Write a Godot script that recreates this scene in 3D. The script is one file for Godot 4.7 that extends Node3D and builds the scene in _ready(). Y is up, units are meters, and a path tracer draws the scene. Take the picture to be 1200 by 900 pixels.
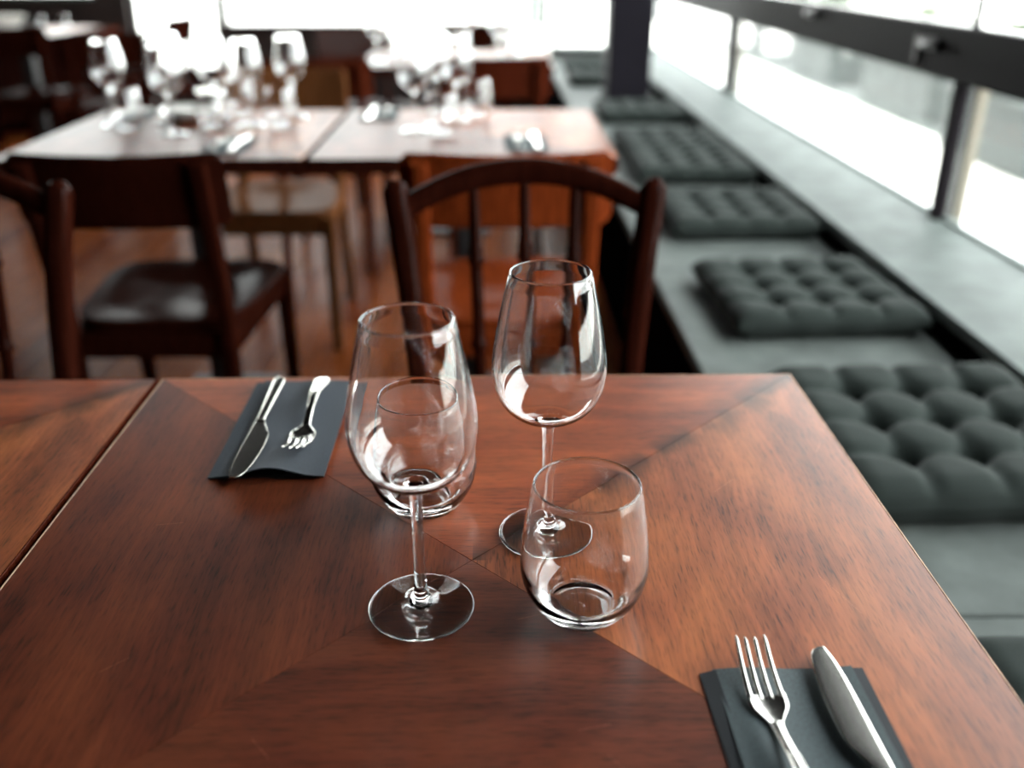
extends Node3D

var counts := {}
var M := {}

# ---------- naming and hierarchy ----------
func numbered(n: String) -> String:
	var k: int = counts.get(n, 0)
	counts[n] = k + 1
	return n if k == 0 else "%s_%03d" % [n, k]

func tag(o: Node3D, label: String, category: String, group := "", kind := "") -> void:
	if label: o.set_meta("label", label)
	if category: o.set_meta("category", category)
	if group: o.set_meta("group", group)
	if kind: o.set_meta("kind", kind)

func thing(n: String, label: String, category: String, at := Vector3.ZERO, turn := 0.0, group := "") -> Node3D:
	var o := Node3D.new()
	o.name = numbered(n)
	add_child(o)
	o.position = at
	o.rotation.y = turn
	tag(o, label, category, group)
	return o

func part(n: String, mesh: Mesh, mat: Material, parent: Node3D, at := Vector3.ZERO, rot := Vector3.ZERO) -> MeshInstance3D:
	var o := MeshInstance3D.new()
	o.name = n
	o.mesh = mesh
	o.material_override = mat
	parent.add_child(o, true)
	o.position = at
	o.rotation = rot
	return o

func single(n: String, mesh: Mesh, mat: Material, label: String, category: String, at := Vector3.ZERO, turn := 0.0, group := "") -> MeshInstance3D:
	var o := part(numbered(n), mesh, mat, self, at, Vector3(0, turn, 0))
	tag(o, label, category, group)
	return o

func struct(n: String, mesh: Mesh, mat: Material, at := Vector3.ZERO, label := "") -> MeshInstance3D:
	var o := part(n, mesh, mat, self, at)
	tag(o, label, "", "", "structure")
	return o

func copy(o: Node3D, label: String, at: Vector3, turn := 0.0, group := "") -> Node3D:
	var c: Node3D = o.duplicate()
	var base: String = o.name
	var re := RegEx.create_from_string("_\\d{3}$")
	c.name = numbered(re.sub(base, ""))
	add_child(c)
	c.position = at
	c.rotation.y = turn
	c.set_meta("label", label)
	if group: c.set_meta("group", group)
	return c

# ---------- mesh building ----------
class MB:
	var v := PackedVector3Array()
	var n := PackedVector3Array()
	var t := PackedVector2Array()
	var ix := PackedInt32Array()

	func tri(a: int, b: int, c: int, hint: Vector3) -> void:
		if (v[c] - v[a]).cross(v[b] - v[a]).dot(hint) >= 0.0:
			ix.append_array([a, b, c])
		else:
			ix.append_array([a, c, b])

	func flat(p: Array, hint: Vector3, us := 1.0) -> void:
		var nn: Vector3 = (p[1] - p[0]).cross(p[2] - p[0]).normalized()
		if nn.dot(hint) < 0.0: nn = -nn
		var s := v.size()
		for q: Vector3 in p:
			v.append(q)
			n.append(nn)
			var an := nn.abs()
			if an.y >= an.x and an.y >= an.z: t.append(Vector2(q.x, q.z) * us)
			elif an.x >= an.z: t.append(Vector2(q.z, q.y) * us)
			else: t.append(Vector2(q.x, q.y) * us)
		for i in range(1, p.size() - 1):
			tri(s, s + i, s + i + 1, nn)

	# chamfered box
	func box(c: Vector3, size: Vector3, b := 0.002, bs := Basis.IDENTITY) -> void:
		var h := size / 2
		b = minf(b, minf(h.x, minf(h.y, h.z)) * 0.9)
		var P := func(sx: int, sy: int, sz: int, ax: int) -> Vector3:
			var q := Vector3(sx * (h.x - b), sy * (h.y - b), sz * (h.z - b))
			q[ax] = [sx * h.x, sy * h.y, sz * h.z][ax]
			return c + bs * q
		for s in [-1, 1]:
			flat([P.call(s, -1, -1, 0), P.call(s, 1, -1, 0), P.call(s, 1, 1, 0), P.call(s, -1, 1, 0)], bs.x * s)
			flat([P.call(-1, s, -1, 1), P.call(1, s, -1, 1), P.call(1, s, 1, 1), P.call(-1, s, 1, 1)], bs.y * s)
			flat([P.call(-1, -1, s, 2), P.call(1, -1, s, 2), P.call(1, 1, s, 2), P.call(-1, 1, s, 2)], bs.z * s)
		if b <= 0.0: return
		for s in [-1, 1]:
			for r in [-1, 1]:
				flat([P.call(-1, s, r, 1), P.call(1, s, r, 1), P.call(1, s, r, 2), P.call(-1, s, r, 2)], bs * Vector3(0, s, r))
				flat([P.call(s, -1, r, 0), P.call(s, 1, r, 0), P.call(s, 1, r, 2), P.call(s, -1, r, 2)], bs * Vector3(s, 0, r))
				flat([P.call(s, r, -1, 0), P.call(s, r, 1, 0), P.call(s, r, 1, 1), P.call(s, r, -1, 1)], bs * Vector3(s, r, 0))
				for q in [-1, 1]:
					flat([P.call(s, r, q, 0), P.call(s, r, q, 1), P.call(s, r, q, 2)], bs * Vector3(s, r, q))

	# smooth surface over rows of points; outward = du x dv (or its opposite when flip)
	func grid(R: Array, wrap_u := false, wrap_v := false, flip := false) -> void:
		var nv := R.size()
		var nu: int = R[0].size()
		var s := v.size()
		var N := []
		for i in nv:
			for j in nu:
				var jp := (j + 1) % nu if wrap_u else mini(j + 1, nu - 1)
				var jm := (j + nu - 1) % nu if wrap_u else maxi(j - 1, 0)
				var ip := (i + 1) % nv if wrap_v else mini(i + 1, nv - 1)
				var im := (i + nv - 1) % nv if wrap_v else maxi(i - 1, 0)
				var du: Vector3 = R[i][jp] - R[i][jm]
				var dv: Vector3 = R[ip][j] - R[im][j]
				var q := du.cross(dv)
				q = q.normalized() if q.length() > 1e-14 else Vector3.ZERO
				N.append(-q if flip else q)
				v.append(R[i][j])
				t.append(Vector2(float(j) / nu, float(i) / nv))
		for i in nv:
			for j in nu:
				if N[i * nu + j] == Vector3.ZERO:
					var k := i + 1 if i < nv / 2 else i - 1
					var a := Vector3.ZERO
					for q in nu: a += N[k * nu + q]
					N[i * nu + j] = a.normalized() if a.length() > 1e-6 else Vector3.UP
		for q: Vector3 in N: n.append(q)
		for i in (nv if wrap_v else nv - 1):
			for j in (nu if wrap_u else nu - 1):
				var a := s + i * nu + j
				var b := s + i * nu + (j + 1) % nu
				var c := s + ((i + 1) % nv) * nu + (j + 1) % nu
				var d := s + ((i + 1) % nv) * nu + j
				var hint := n[a] + n[b] + n[c] + n[d]
				if v[a].distance_squared_to(v[b]) > 1e-14: tri(a, b, c, hint)
				if v[c].distance_squared_to(v[d]) > 1e-14: tri(a, c, d, hint)

	func lathe(prof: PackedVector2Array, seg := 64, c := Vector3.ZERO) -> void:
		var R := []
		for p in prof:
			var row := PackedVector3Array()
			for j in seg:
				var a := TAU * j / seg
				row.append(c + Vector3(cos(a) * p.x, p.y, sin(a) * p.x))
			R.append(row)
		grid(R, true, false, true)

	# tube with elliptical (pw 2) to squarish (pw 4+) section; pts: Vector3, rad: Vector2 (along side, along up)
	func sweep(pts: Array, rad: Array, seg := 12, ref := Vector3.UP, pw := 2.0, caps := true) -> void:
		var R := []
		var m := pts.size()
		for i in m:
			var tg: Vector3 = (pts[mini(i + 1, m - 1)] - pts[maxi(i - 1, 0)]).normalized()
			var side := tg.cross(ref).normalized()
			var up := side.cross(tg).normalized()
			var row := PackedVector3Array()
			for j in seg:
				var a := TAU * j / seg
				var ca := cos(a)
				var sa := sin(a)
				var x := signf(ca) * pow(absf(ca), 2.0 / pw)
				var y := signf(sa) * pow(absf(sa), 2.0 / pw)
				row.append(pts[i] + side * x * rad[i].x + up * y * rad[i].y)
			R.append(row)
		grid(R, true, false, true)
		if caps:
			var d: Vector3 = pts[1] - pts[0]
			var e: Vector3 = pts[m - 1] - pts[m - 2]
			flat(Array(R[0]), -d)
			flat(Array(R[m - 1]), e)

	# outline (x,z) extruded from y0 to y1 with a rounded upper and lower edge
	func slab(o: PackedVector2Array, y0: float, y1: float, b := 0.002, top_face := true) -> void:
		var c := Vector2.ZERO
		for p in o: c += p
		c /= o.size()
		var R := []
		for st in [[y0, b], [y0 + b * 0.3, b * 0.3], [y0 + b, 0.0], [y1 - b, 0.0], [y1 - b * 0.3, b * 0.3], [y1, b]]:
			var row := PackedVector3Array()
			for p in o:
				var q: Vector2 = p - (p - c).normalized() * st[1]
				row.append(Vector3(q.x, st[0], q.y))
			R.append(row)
		var area := 0.0
		for i in o.size():
			area += o[i].cross(o[(i + 1) % o.size()])
		grid(R, true, false, area > 0)
		var top := []
		var bot := []
		for p: Vector3 in R[5]: top.append(p)
		for p: Vector3 in R[0]: bot.append(p)
		if top_face: fan(top, Vector3.UP)
		fan(bot, Vector3.DOWN)

	func fan(p: Array, hint: Vector3) -> void:
		var c := Vector3.ZERO
		for q: Vector3 in p: c += q
		c /= p.size()
		for i in p.size():
			flat([c, p[i], p[(i + 1) % p.size()]], hint)

	func done() -> ArrayMesh:
		var a := []
		a.resize(Mesh.ARRAY_MAX)
		a[Mesh.ARRAY_VERTEX] = v
		a[Mesh.ARRAY_NORMAL] = n
		a[Mesh.ARRAY_TEX_UV] = t
		a[Mesh.ARRAY_INDEX] = ix
		var m := ArrayMesh.new()
		m.add_surface_from_arrays(Mesh.PRIMITIVE_TRIANGLES, a)
		return m

func bx(size: Vector3, b := 0.002, c := Vector3.ZERO, bs := Basis.IDENTITY) -> ArrayMesh:
	var m := MB.new()
	m.box(c, size, b, bs)
	return m.done()

func tube(pts: Array, rad: Array, seg := 12, ref := Vector3.UP, pw := 2.0) -> ArrayMesh:
	var m := MB.new()
	m.sweep(pts, rad, seg, ref, pw)
	return m.done()

func curve(pts: Array, per := 6) -> PackedVector2Array:      # Catmull-Rom through (r, y) points
	var out := PackedVector2Array()
	var m := pts.size()
	for i in m - 1:
		var a: Vector2 = pts[maxi(i - 1, 0)]
		var b: Vector2 = pts[i]
		var c: Vector2 = pts[i + 1]
		var d: Vector2 = pts[mini(i + 2, m - 1)]
		for k in per:
			out.append(b.cubic_interpolate(c, a, d, float(k) / per))
	out.append(pts[m - 1])
	for i in out.size():
		if out[i].x < 0.0: out[i].x = 0.0
	return out

func curve3(pts: Array, per := 6) -> Array:
	var out := []
	var m := pts.size()
	for i in m - 1:
		for k in per:
			var b: Vector3 = pts[i]
			out.append(b.cubic_interpolate(pts[i + 1], pts[maxi(i - 1, 0)], pts[mini(i + 2, m - 1)], float(k) / per))
	out.append(pts[m - 1])
	return out

# ---------- materials ----------
func mat(c: Color, rough := 0.5, metal := 0.0, spec := 0.5) -> StandardMaterial3D:
	var m := StandardMaterial3D.new()
	m.albedo_color = c
	m.roughness = rough
	m.metallic = metal
	m.metallic_specular = spec
	return m

func noise(freq: float, sd: int, oct := 4) -> FastNoiseLite:
	var f := FastNoiseLite.new()
	f.seed = sd
	f.frequency = freq
	f.noise_type = FastNoiseLite.TYPE_SIMPLEX_SMOOTH
	f.fractal_octaves = oct
	return f

func wood_images(w: int, h: int, sd: int) -> Array:          # grain along v, neutral tone and relief
	var n1 := noise(1.0, sd, 3)
	var n2 := noise(1.0, sd + 1, 2)
	var a := PackedByteArray()
	var b := PackedByteArray()
	a.resize(w * h * 3)
	b.resize(w * h)
	for y in h:
		for x in w:
			var ang := TAU * y / h
			var cy := cos(ang) * 1.6
			var sy := sin(ang) * 1.6
			var ax := TAU * x / w
			var g := n1.get_noise_3d(cos(ax) * 5.0 + cy * 0.35, sin(ax) * 5.0 + sy * 0.35, cy)
			var f := n2.get_noise_3d(cos(ax) * 42.0, sin(ax) * 42.0, cy * 1.5 + sy)
			var k := clampf(0.74 + 0.26 * g + 0.18 * f, 0.2, 1.0)
			var i := y * w + x
			a[i * 3] = int(255.0 * pow(k, 0.9))
			a[i * 3 + 1] = int(255.0 * k)
			a[i * 3 + 2] = int(255.0 * k)
			b[i] = int(clampf(128.0 + 110.0 * f, 0, 255))
	return [ImageTexture.create_from_image(Image.create_from_data(w, h, false, Image.FORMAT_RGB8, a)), ImageTexture.create_from_image(Image.create_from_data(w, h, false, Image.FORMAT_L8, b))]

# the veneer of a square tabletop: four triangles, the grain of each along its own outer edge
func veneer_images(n: int) -> Array:
	var n1 := noise(1.0, 11, 3)
	var n2 := noise(1.0, 23, 2)
	var n3 := noise(1.0, 37, 4)
	var a := PackedByteArray()
	var b := PackedByteArray()
	a.resize(n * n * 3)
	b.resize(n * n)
	var shaded_tones := [Vector3(0.090, 0.0205, 0.0085), Vector3(0.190, 0.0540, 0.0195), Vector3(0.168, 0.0375, 0.0120), Vector3(0.080, 0.0182, 0.0078)]   # left, right, back, front (linear); left and front also darkened for light falloff
	for y in n:
		for x in n:
			var dx := float(x) / n - 0.5
			var dz := float(y) / n - 0.5
			var k: int
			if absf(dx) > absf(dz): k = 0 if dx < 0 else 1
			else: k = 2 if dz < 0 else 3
			var al := dz if k < 2 else dx
			var ac := dx if k < 2 else dz
			var off := k * 7.3
			var wob := n3.get_noise_2d(al * 2.0 + off, ac * 3.0)
			var g := n1.get_noise_2d(al * 1.3 + off, ac * 26.0 + wob * 0.8)
			var f := n2.get_noise_2d(al * 5.0 + off, ac * 150.0 + wob * 2.0)
			var pore := n2.get_noise_2d(al * 30.0 + off, ac * 330.0 + 50.0)
			var blot := n3.get_noise_2d(al * 4.0 + 31.0 + off, ac * 8.0)
			var t := 1.04 + 0.30 * g + 0.26 * f + 0.55 * blot
			if pore < -0.12: t -= (-0.12 - pore) * 0.85
			var dg := absf(absf(dx) - absf(dz))
			if dx > 0.0 and dz < 0.0:                                  # old dark stain along one joint
				var st := clampf(1.0 - dg / (0.050 + 0.05 * blot), 0.0, 1.0) * clampf(0.80 + 1.5 * n3.get_noise_2d(dx * 9.0, dz * 9.0 + 5.0), 0.0, 1.0)
				t *= 1.0 - 0.80 * st
			t = clampf(t, 0.18, 2.0)
			var c: Vector3 = shaded_tones[k] * t
			var i := y * n + x
			var s := Color(c.x, c.y * (1.0 + 0.12 * blot), c.z).linear_to_srgb()
			a[i * 3] = int(clampf(s.r, 0, 1) * 255)
			a[i * 3 + 1] = int(clampf(s.g, 0, 1) * 255)
			a[i * 3 + 2] = int(clampf(s.b, 0, 1) * 255)
			b[i] = int(clampf(140.0 + 90.0 * f + 30.0 * g, 0, 255))
	# scratches in the lacquer
	var rng := RandomNumberGenerator.new()
	rng.seed = 5
	var sc := [[0.39, 0.83, 0.37, 0.90], [0.80, 0.36, 0.83, 0.33], [0.62, 0.78, 0.65, 0.82], [0.50, 0.90, 0.505, 0.93], [0.87, 0.52, 0.90, 0.60]]
	for q in 14: sc.append([rng.randf(), rng.randf(), 0, 0])
	for q in range(5, sc.size()):
		var an := rng.randf() * TAU
		sc[q][2] = sc[q][0] + cos(an) * 0.03
		sc[q][3] = sc[q][1] + sin(an) * 0.03
	for l in sc:
		for st in 160:
			var u: float = lerpf(l[0], l[2], st / 160.0)
			var w: float = lerpf(l[1], l[3], st / 160.0)
			if u < 0 or u >= 1 or w < 0 or w >= 1 or rng.randf() < 0.3: continue
			var i := int(w * n) * n + int(u * n)
			for ch in 3: a[i * 3 + ch] = mini(255, a[i * 3 + ch] + [15, 13, 12][ch])
	return [ImageTexture.create_from_image(Image.create_from_data(n, n, false, Image.FORMAT_RGB8, a)), ImageTexture.create_from_image(Image.create_from_data(n, n, false, Image.FORMAT_L8, b))]

func speckle(n: int, sd: int, lo: float, fx: float) -> ImageTexture:
	var f := noise(fx, sd, 5)
	var im := f.get_seamless_image(n, n)
	im.convert(Image.FORMAT_RGB8)
	for y in n:
		for x in n:
			var k := lo + (1.0 - lo) * im.get_pixel(x, y).r
			im.set_pixel(x, y, Color(k, k, k))
	return ImageTexture.create_from_image(im)

func tri_tex(m: StandardMaterial3D, tex: Texture2D, sc: Vector3, bump: Texture2D = null, depth := 0.02) -> StandardMaterial3D:
	m.albedo_texture = tex
	m.uv1_triplanar = true
	m.uv1_scale = sc
	if bump:
		m.heightmap_enabled = true
		m.heightmap_texture = bump
		m.heightmap_scale = depth
	return m

func make_materials() -> void:
	var wi := wood_images(384, 512, 3)
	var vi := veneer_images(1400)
	var wood := func(c: Color, r: float, coat := 0.4) -> StandardMaterial3D:
		var m := tri_tex(mat(c, r, 0.0, 0.0), wi[0], Vector3(4, 1.6, 4), wi[1], 0.012)
		m.clearcoat_enabled = coat > 0
		m.clearcoat = coat
		m.clearcoat_roughness = 0.16
		return m
	M.dark_wood = wood.call(Color(0.175, 0.066, 0.038), 0.5, 0.06)
	M.mid_wood = wood.call(Color(0.30, 0.125, 0.07), 0.5, 0.04)
	M.orange_wood = wood.call(Color(0.47, 0.205, 0.09), 0.5, 0.05)
	M.pale_wood = wood.call(Color(0.44, 0.28, 0.165), 0.5, 0.035)
	M.hutch_wood = wood.call(Color(0.22, 0.10, 0.075), 0.4)
	M.edge_highlight_wood = wood.call(Color(0.80, 0.64, 0.52), 0.5)  # pale worn edge, its colour also standing in for a highlight line
	M.core = wood.call(Color(0.19, 0.085, 0.055), 0.6, 0.0)
	var v := mat(Color.WHITE, 0.5, 0.0, 0.16)
	v.clearcoat_enabled = true
	v.clearcoat = 0.15
	v.clearcoat_roughness = 0.26
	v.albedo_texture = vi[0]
	v.heightmap_enabled = true
	v.heightmap_texture = vi[1]
	v.heightmap_scale = 0.008
	v.texture_repeat = false
	M.veneer = v
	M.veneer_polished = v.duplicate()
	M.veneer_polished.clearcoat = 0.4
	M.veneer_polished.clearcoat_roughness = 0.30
	M.floor_planks = []
	for c in [Color(0.52, 0.275, 0.13), Color(0.56, 0.30, 0.145), Color(0.46, 0.22, 0.10), Color(0.56, 0.30, 0.145)]:
		var fm := tri_tex(mat(c, 0.5, 0.0, 0.0), wi[0], Vector3(3, 3, 0.9), wi[1], 0.01)
		fm.clearcoat_enabled = true
		fm.clearcoat = 0.08
		fm.clearcoat_roughness = 0.24
		M.floor_planks.append(fm)
	M.glass = mat(Color(1, 1, 1, 0.0), 0.0)
	M.glass.refraction_enabled = true
	M.glass.refraction_scale = 0.05
	M.glass.transparency = BaseMaterial3D.TRANSPARENCY_ALPHA
	M.pane = mat(Color(0.96, 1.0, 0.99, 0.06), 0.02)
	M.pane.transparency = BaseMaterial3D.TRANSPARENCY_ALPHA
	M.steel = mat(Color(0.80, 0.79, 0.77), 0.17, 1.0)
	M.iron = mat(Color(0.07, 0.065, 0.07), 0.55, 0.3)
	var weave := speckle(256, 4, 0.55, 0.12)
	var cl := mat(Color(0.195, 0.22, 0.21), 0.95, 0.0, 0.2)
	cl.rim_enabled = true
	cl.rim = 0.15
	tri_tex(cl, weave, Vector3(22, 22, 22), weave, 0.03)
	M.cushion = cl
	var nk := mat(Color(0.22, 0.28, 0.295), 0.8)
	nk.rim_enabled = true
	nk.rim = 0.25
	tri_tex(nk, weave, Vector3(16, 16, 16), weave, 0.01)
	M.napkin = nk
	M.napkin_blue = nk.duplicate()
	M.napkin_blue.albedo_color = Color(0.165, 0.205, 0.25)
	M.napkin_edge = mat(Color(0.09, 0.10, 0.12), 0.85)
	var cement := speckle(512, 9, 0.80, 0.01)
	M.seat = tri_tex(mat(Color(0.365, 0.385, 0.375), 0.6, 0.0, 0.15), cement, Vector3(1.6, 1.6, 1.6))
	M.ledge = tri_tex(mat(Color(0.415, 0.44, 0.43), 0.6, 0.0, 0.15), cement, Vector3(1.3, 1.3, 1.3))
	M.bench_front = mat(Color(0.035, 0.03, 0.034), 0.8, 0.0, 0.0)
	M.frame = mat(Color(0.085, 0.072, 0.085), 0.6, 0.0, 0.12)
	M.frame_sunlit = mat(Color(0.34, 0.31, 0.255), 0.6)
	M.latch = mat(Color(0.06, 0.05, 0.06), 0.4, 0.5)
	M.pillar = mat(Color(0.075, 0.065, 0.09), 0.7, 0.0, 0.2)
	M.wall_dark = tri_tex(mat(Color(0.14, 0.075, 0.06), 0.8), cement, Vector3(0.7, 0.7, 0.7))
	M.wall_grey = tri_tex(mat(Color(0.30, 0.28, 0.28), 0.8), cement, Vector3(0.7, 0.7, 0.7))
	M.ceiling = mat(Color(0.085, 0.075, 0.075), 0.95, 0.0, 0.1)
	M.pavement = tri_tex(mat(Color(0.78, 0.78, 0.76), 0.85), cement, Vector3(0.3, 0.3, 0.3))
	M.asphalt = tri_tex(mat(Color(0.24, 0.25, 0.25), 0.9), cement, Vector3(0.6, 0.6, 0.6))
	M.planter = mat(Color(0.17, 0.19, 0.185), 0.8)
	M.leaf = mat(Color(0.19, 0.24, 0.12), 0.7, 0.0, 0.2)
	M.leaf.backlight_enabled = true
	M.leaf.backlight = Color(0.06, 0.09, 0.03)
	M.stem = mat(Color(0.25, 0.22, 0.16), 0.8)
	M.ceramic = mat(Color(0.88, 0.87, 0.84), 0.2)
	M.plaster = mat(Color(0.62, 0.62, 0.60), 0.8)
	M.post_grey = mat(Color(0.22, 0.25, 0.23), 0.7)

# ---------- tables ----------
const TW := 0.672
const TD := 0.662
func make_table(label: String, at: Vector3, w: float, d: float, edge := "core", group := "") -> Node3D:
	var t := thing("dining_table", label, "table", at, 0.0, group)
	var lip := 0.0016
	part("tabletop", bx(Vector3(w - 0.004, 0.031, d - 0.004), 0.001, Vector3(0, 0.7328, 0)), M.core, t)
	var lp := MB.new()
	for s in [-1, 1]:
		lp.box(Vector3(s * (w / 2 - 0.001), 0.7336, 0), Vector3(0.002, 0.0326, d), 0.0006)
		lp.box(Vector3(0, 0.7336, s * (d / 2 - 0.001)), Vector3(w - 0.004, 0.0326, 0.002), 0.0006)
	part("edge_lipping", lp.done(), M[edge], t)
	var hw := w / 2 - 0.0022
	var hd := d / 2 - 0.0022
	var g := 0.00022
	for k in 4:
		var m := MB.new()
		var ang: float = [PI, 0.0, -PI / 2, PI / 2][k]
		var o := Vector3(cos(ang), 0, sin(ang)) * g
		var cs := []
		for e in [-1, 1]:
			if k < 2: cs.append(Vector3(hw * (1 if k == 1 else -1), 0, e * hd))
			else: cs.append(Vector3(e * hw, 0, hd * (1 if k == 3 else -1)))
		var tip := o * 1.4
		var p := [tip]
		for c: Vector3 in cs:
			var s := Vector3(0, 0, -signf(c.z)) if k < 2 else Vector3(-signf(c.x), 0, 0)
			p.append(c + s * g * 1.4)
		var tp := []
		var bt := []
		for q: Vector3 in p:
			tp.append(q + Vector3(0, 0.7500, 0))
			bt.append(q + Vector3(0, 0.7470, 0))
		m.flat(tp, Vector3.UP)
		for i in 3:
			m.flat([tp[i], tp[(i + 1) % 3], bt[(i + 1) % 3], bt[i]], (p[i] + p[(i + 1) % 3]) / 2 - (p[0] + p[1] + p[2]) / 3)
		for i in m.v.size(): m.t[i] = Vector2(m.v[i].x / w + 0.5, m.v[i].z / d + 0.5)
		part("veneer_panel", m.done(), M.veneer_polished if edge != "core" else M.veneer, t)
	part("pedestal_column", bx(Vector3(0.07, 0.68, 0.07), 0.006, Vector3(0, 0.36, 0)), M.iron, t)
	part("base_plate", bx(Vector3(0.27, 0.02, 0.25), 0.006, Vector3(0, 0.010, 0)), M.iron, t)
	part("mounting_plate", bx(Vector3(0.32, 0.014, 0.32), 0.003, Vector3(0, 0.7095, 0)), M.iron, t)
	return t

# ---------- chairs ----------
func seat_shape(wr: float, wf: float, z0: float, z1: float, corner := 3.2) -> PackedVector2Array:
	var o := PackedVector2Array()
	for j in 40:
		var a := TAU * j / 40
		var x := signf(cos(a)) * pow(absf(cos(a)), 2.0 / corner)
		var z := signf(sin(a)) * pow(absf(sin(a)), 2.0 / corner)
		var w := lerpf(wr, wf, z * 0.5 + 0.5) / 2
		o.append(Vector2(x * w, lerpf(z0, z1, z * 0.5 + 0.5)))
	return o

func seat_mesh(o: PackedVector2Array, y: float, th: float, dish := 0.008) -> ArrayMesh:
	var m := MB.new()
	m.slab(o, y - th, y, 0.007, false)
	# dished upper face
	var c := Vector2.ZERO
	for p in o: c += p
	c /= o.size()
	var R := []
	for i in 10:
		var k := i / 9.0
		var row := PackedVector3Array()
		for p in o:
			var q := c + (p - (p - c).normalized() * 0.007 - c) * (1.0 - k)
			row.append(Vector3(q.x, y - dish * (0.5 - 0.5 * cos(minf(1.0, k * 1.15) * PI)), q.y))
		R.append(row)
	m.grid(R, true, false, true)
	return m.done()

func leg(a: Vector3, b: Vector3, ra: float, rb: float, pw := 4.0) -> ArrayMesh:
	return tube([a, a.lerp(b, 0.33), a.lerp(b, 0.66), b], [Vector2(ra, ra), Vector2(lerpf(ra, rb, .33), lerpf(ra, rb, .33)), Vector2(lerpf(ra, rb, .66), lerpf(ra, rb, .66)), Vector2(rb, rb)], 16, Vector3.BACK, pw)

func make_spindle_chair(label: String, at: Vector3, turn: float, w: Material, group := "") -> Node3D:
	var t := thing("spindle_chair", label, "chair", at, turn, group)
	part("seat", seat_mesh(seat_shape(0.37, 0.42, -0.20, 0.21), 0.455, 0.032, 0.012), w, t)
	for s in [-1, 1]:
		var pts := curve3([Vector3(s * 0.172, 0.0, -0.235), Vector3(s * 0.163, 0.25, -0.195), Vector3(s * 0.160, 0.45, -0.178), Vector3(s * 0.166, 0.60, -0.190), Vector3(s * 0.178, 0.74, -0.210), Vector3(s * 0.190, 0.840, -0.230), Vector3(s * 0.1925, 0.855, -0.233), Vector3(s * 0.193, 0.860, -0.234)], 4)
		var rad := []
		for p: Vector3 in pts:
			var k := 0.0155 + 0.0035 * smoothstep(0.3, 0.85, p.y)
			if p.y > 0.845: k *= 1.0 - 0.75 * pow((p.y - 0.845) / 0.015, 2.0)
			rad.append(Vector2(k, k * 1.05))
		part("back_post", tube(pts, rad, 20, Vector3.BACK, 2.6), w, t)
		part("leg", leg(Vector3(s * 0.175, 0.44, 0.16), Vector3(s * 0.185, 0.0, 0.185), 0.018, 0.013, 2.4), w, t)
		part("stretcher", leg(Vector3(s * 0.166, 0.20, -0.20), Vector3(s * 0.180, 0.20, 0.173), 0.009, 0.009, 2.0), w, t)
	part("stretcher", leg(Vector3(-0.178, 0.25, 0.170), Vector3(0.178, 0.25, 0.170), 0.009, 0.009, 2.0).duplicate(), w, t)
	# arched top rail between the posts
	var rp := []
	var rr := []
	for i in 25:
		var u := i / 12.0 - 1.0
		rp.append(Vector3(u * 0.183, 0.816 + 0.052 * (1.0 - pow(absf(u), 2.1)), -0.226 - 0.022 * (1.0 - u * u)))
		rr.append(Vector2(0.0125, 0.0190 - 0.003 * absf(u)))
	part("top_rail", tube(rp, rr, 18, Vector3.UP, 2.8), w, t)
	for i in 3:
		var u := (i - 1) * 0.40
		var top := Vector3(u * 0.19, 0.816 + 0.052 * (1.0 - pow(absf(u), 2.1)) - 0.006, -0.226 - 0.022 * (1.0 - u * u))
		var bot := Vector3(u * 0.17, 0.445, -0.178)
		var ps := []
		var rs := []
		for k in 61:
			var q := k / 60.0
			var r := 0.0072 + 0.0022 * sin(q * PI)
			for ring in [[0.40, 0.012], [0.425, 0.008], [0.72, 0.012], [0.745, 0.008]]:
				r += 0.0058 * exp(-pow((q - ring[0]) / ring[1], 2.0) * 2.0)
			ps.append(bot.lerp(top, q))
			rs.append(Vector2(r, r))
		part("spindle", tube(ps, rs, 14, Vector3.BACK), w, t)
	return t

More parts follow.
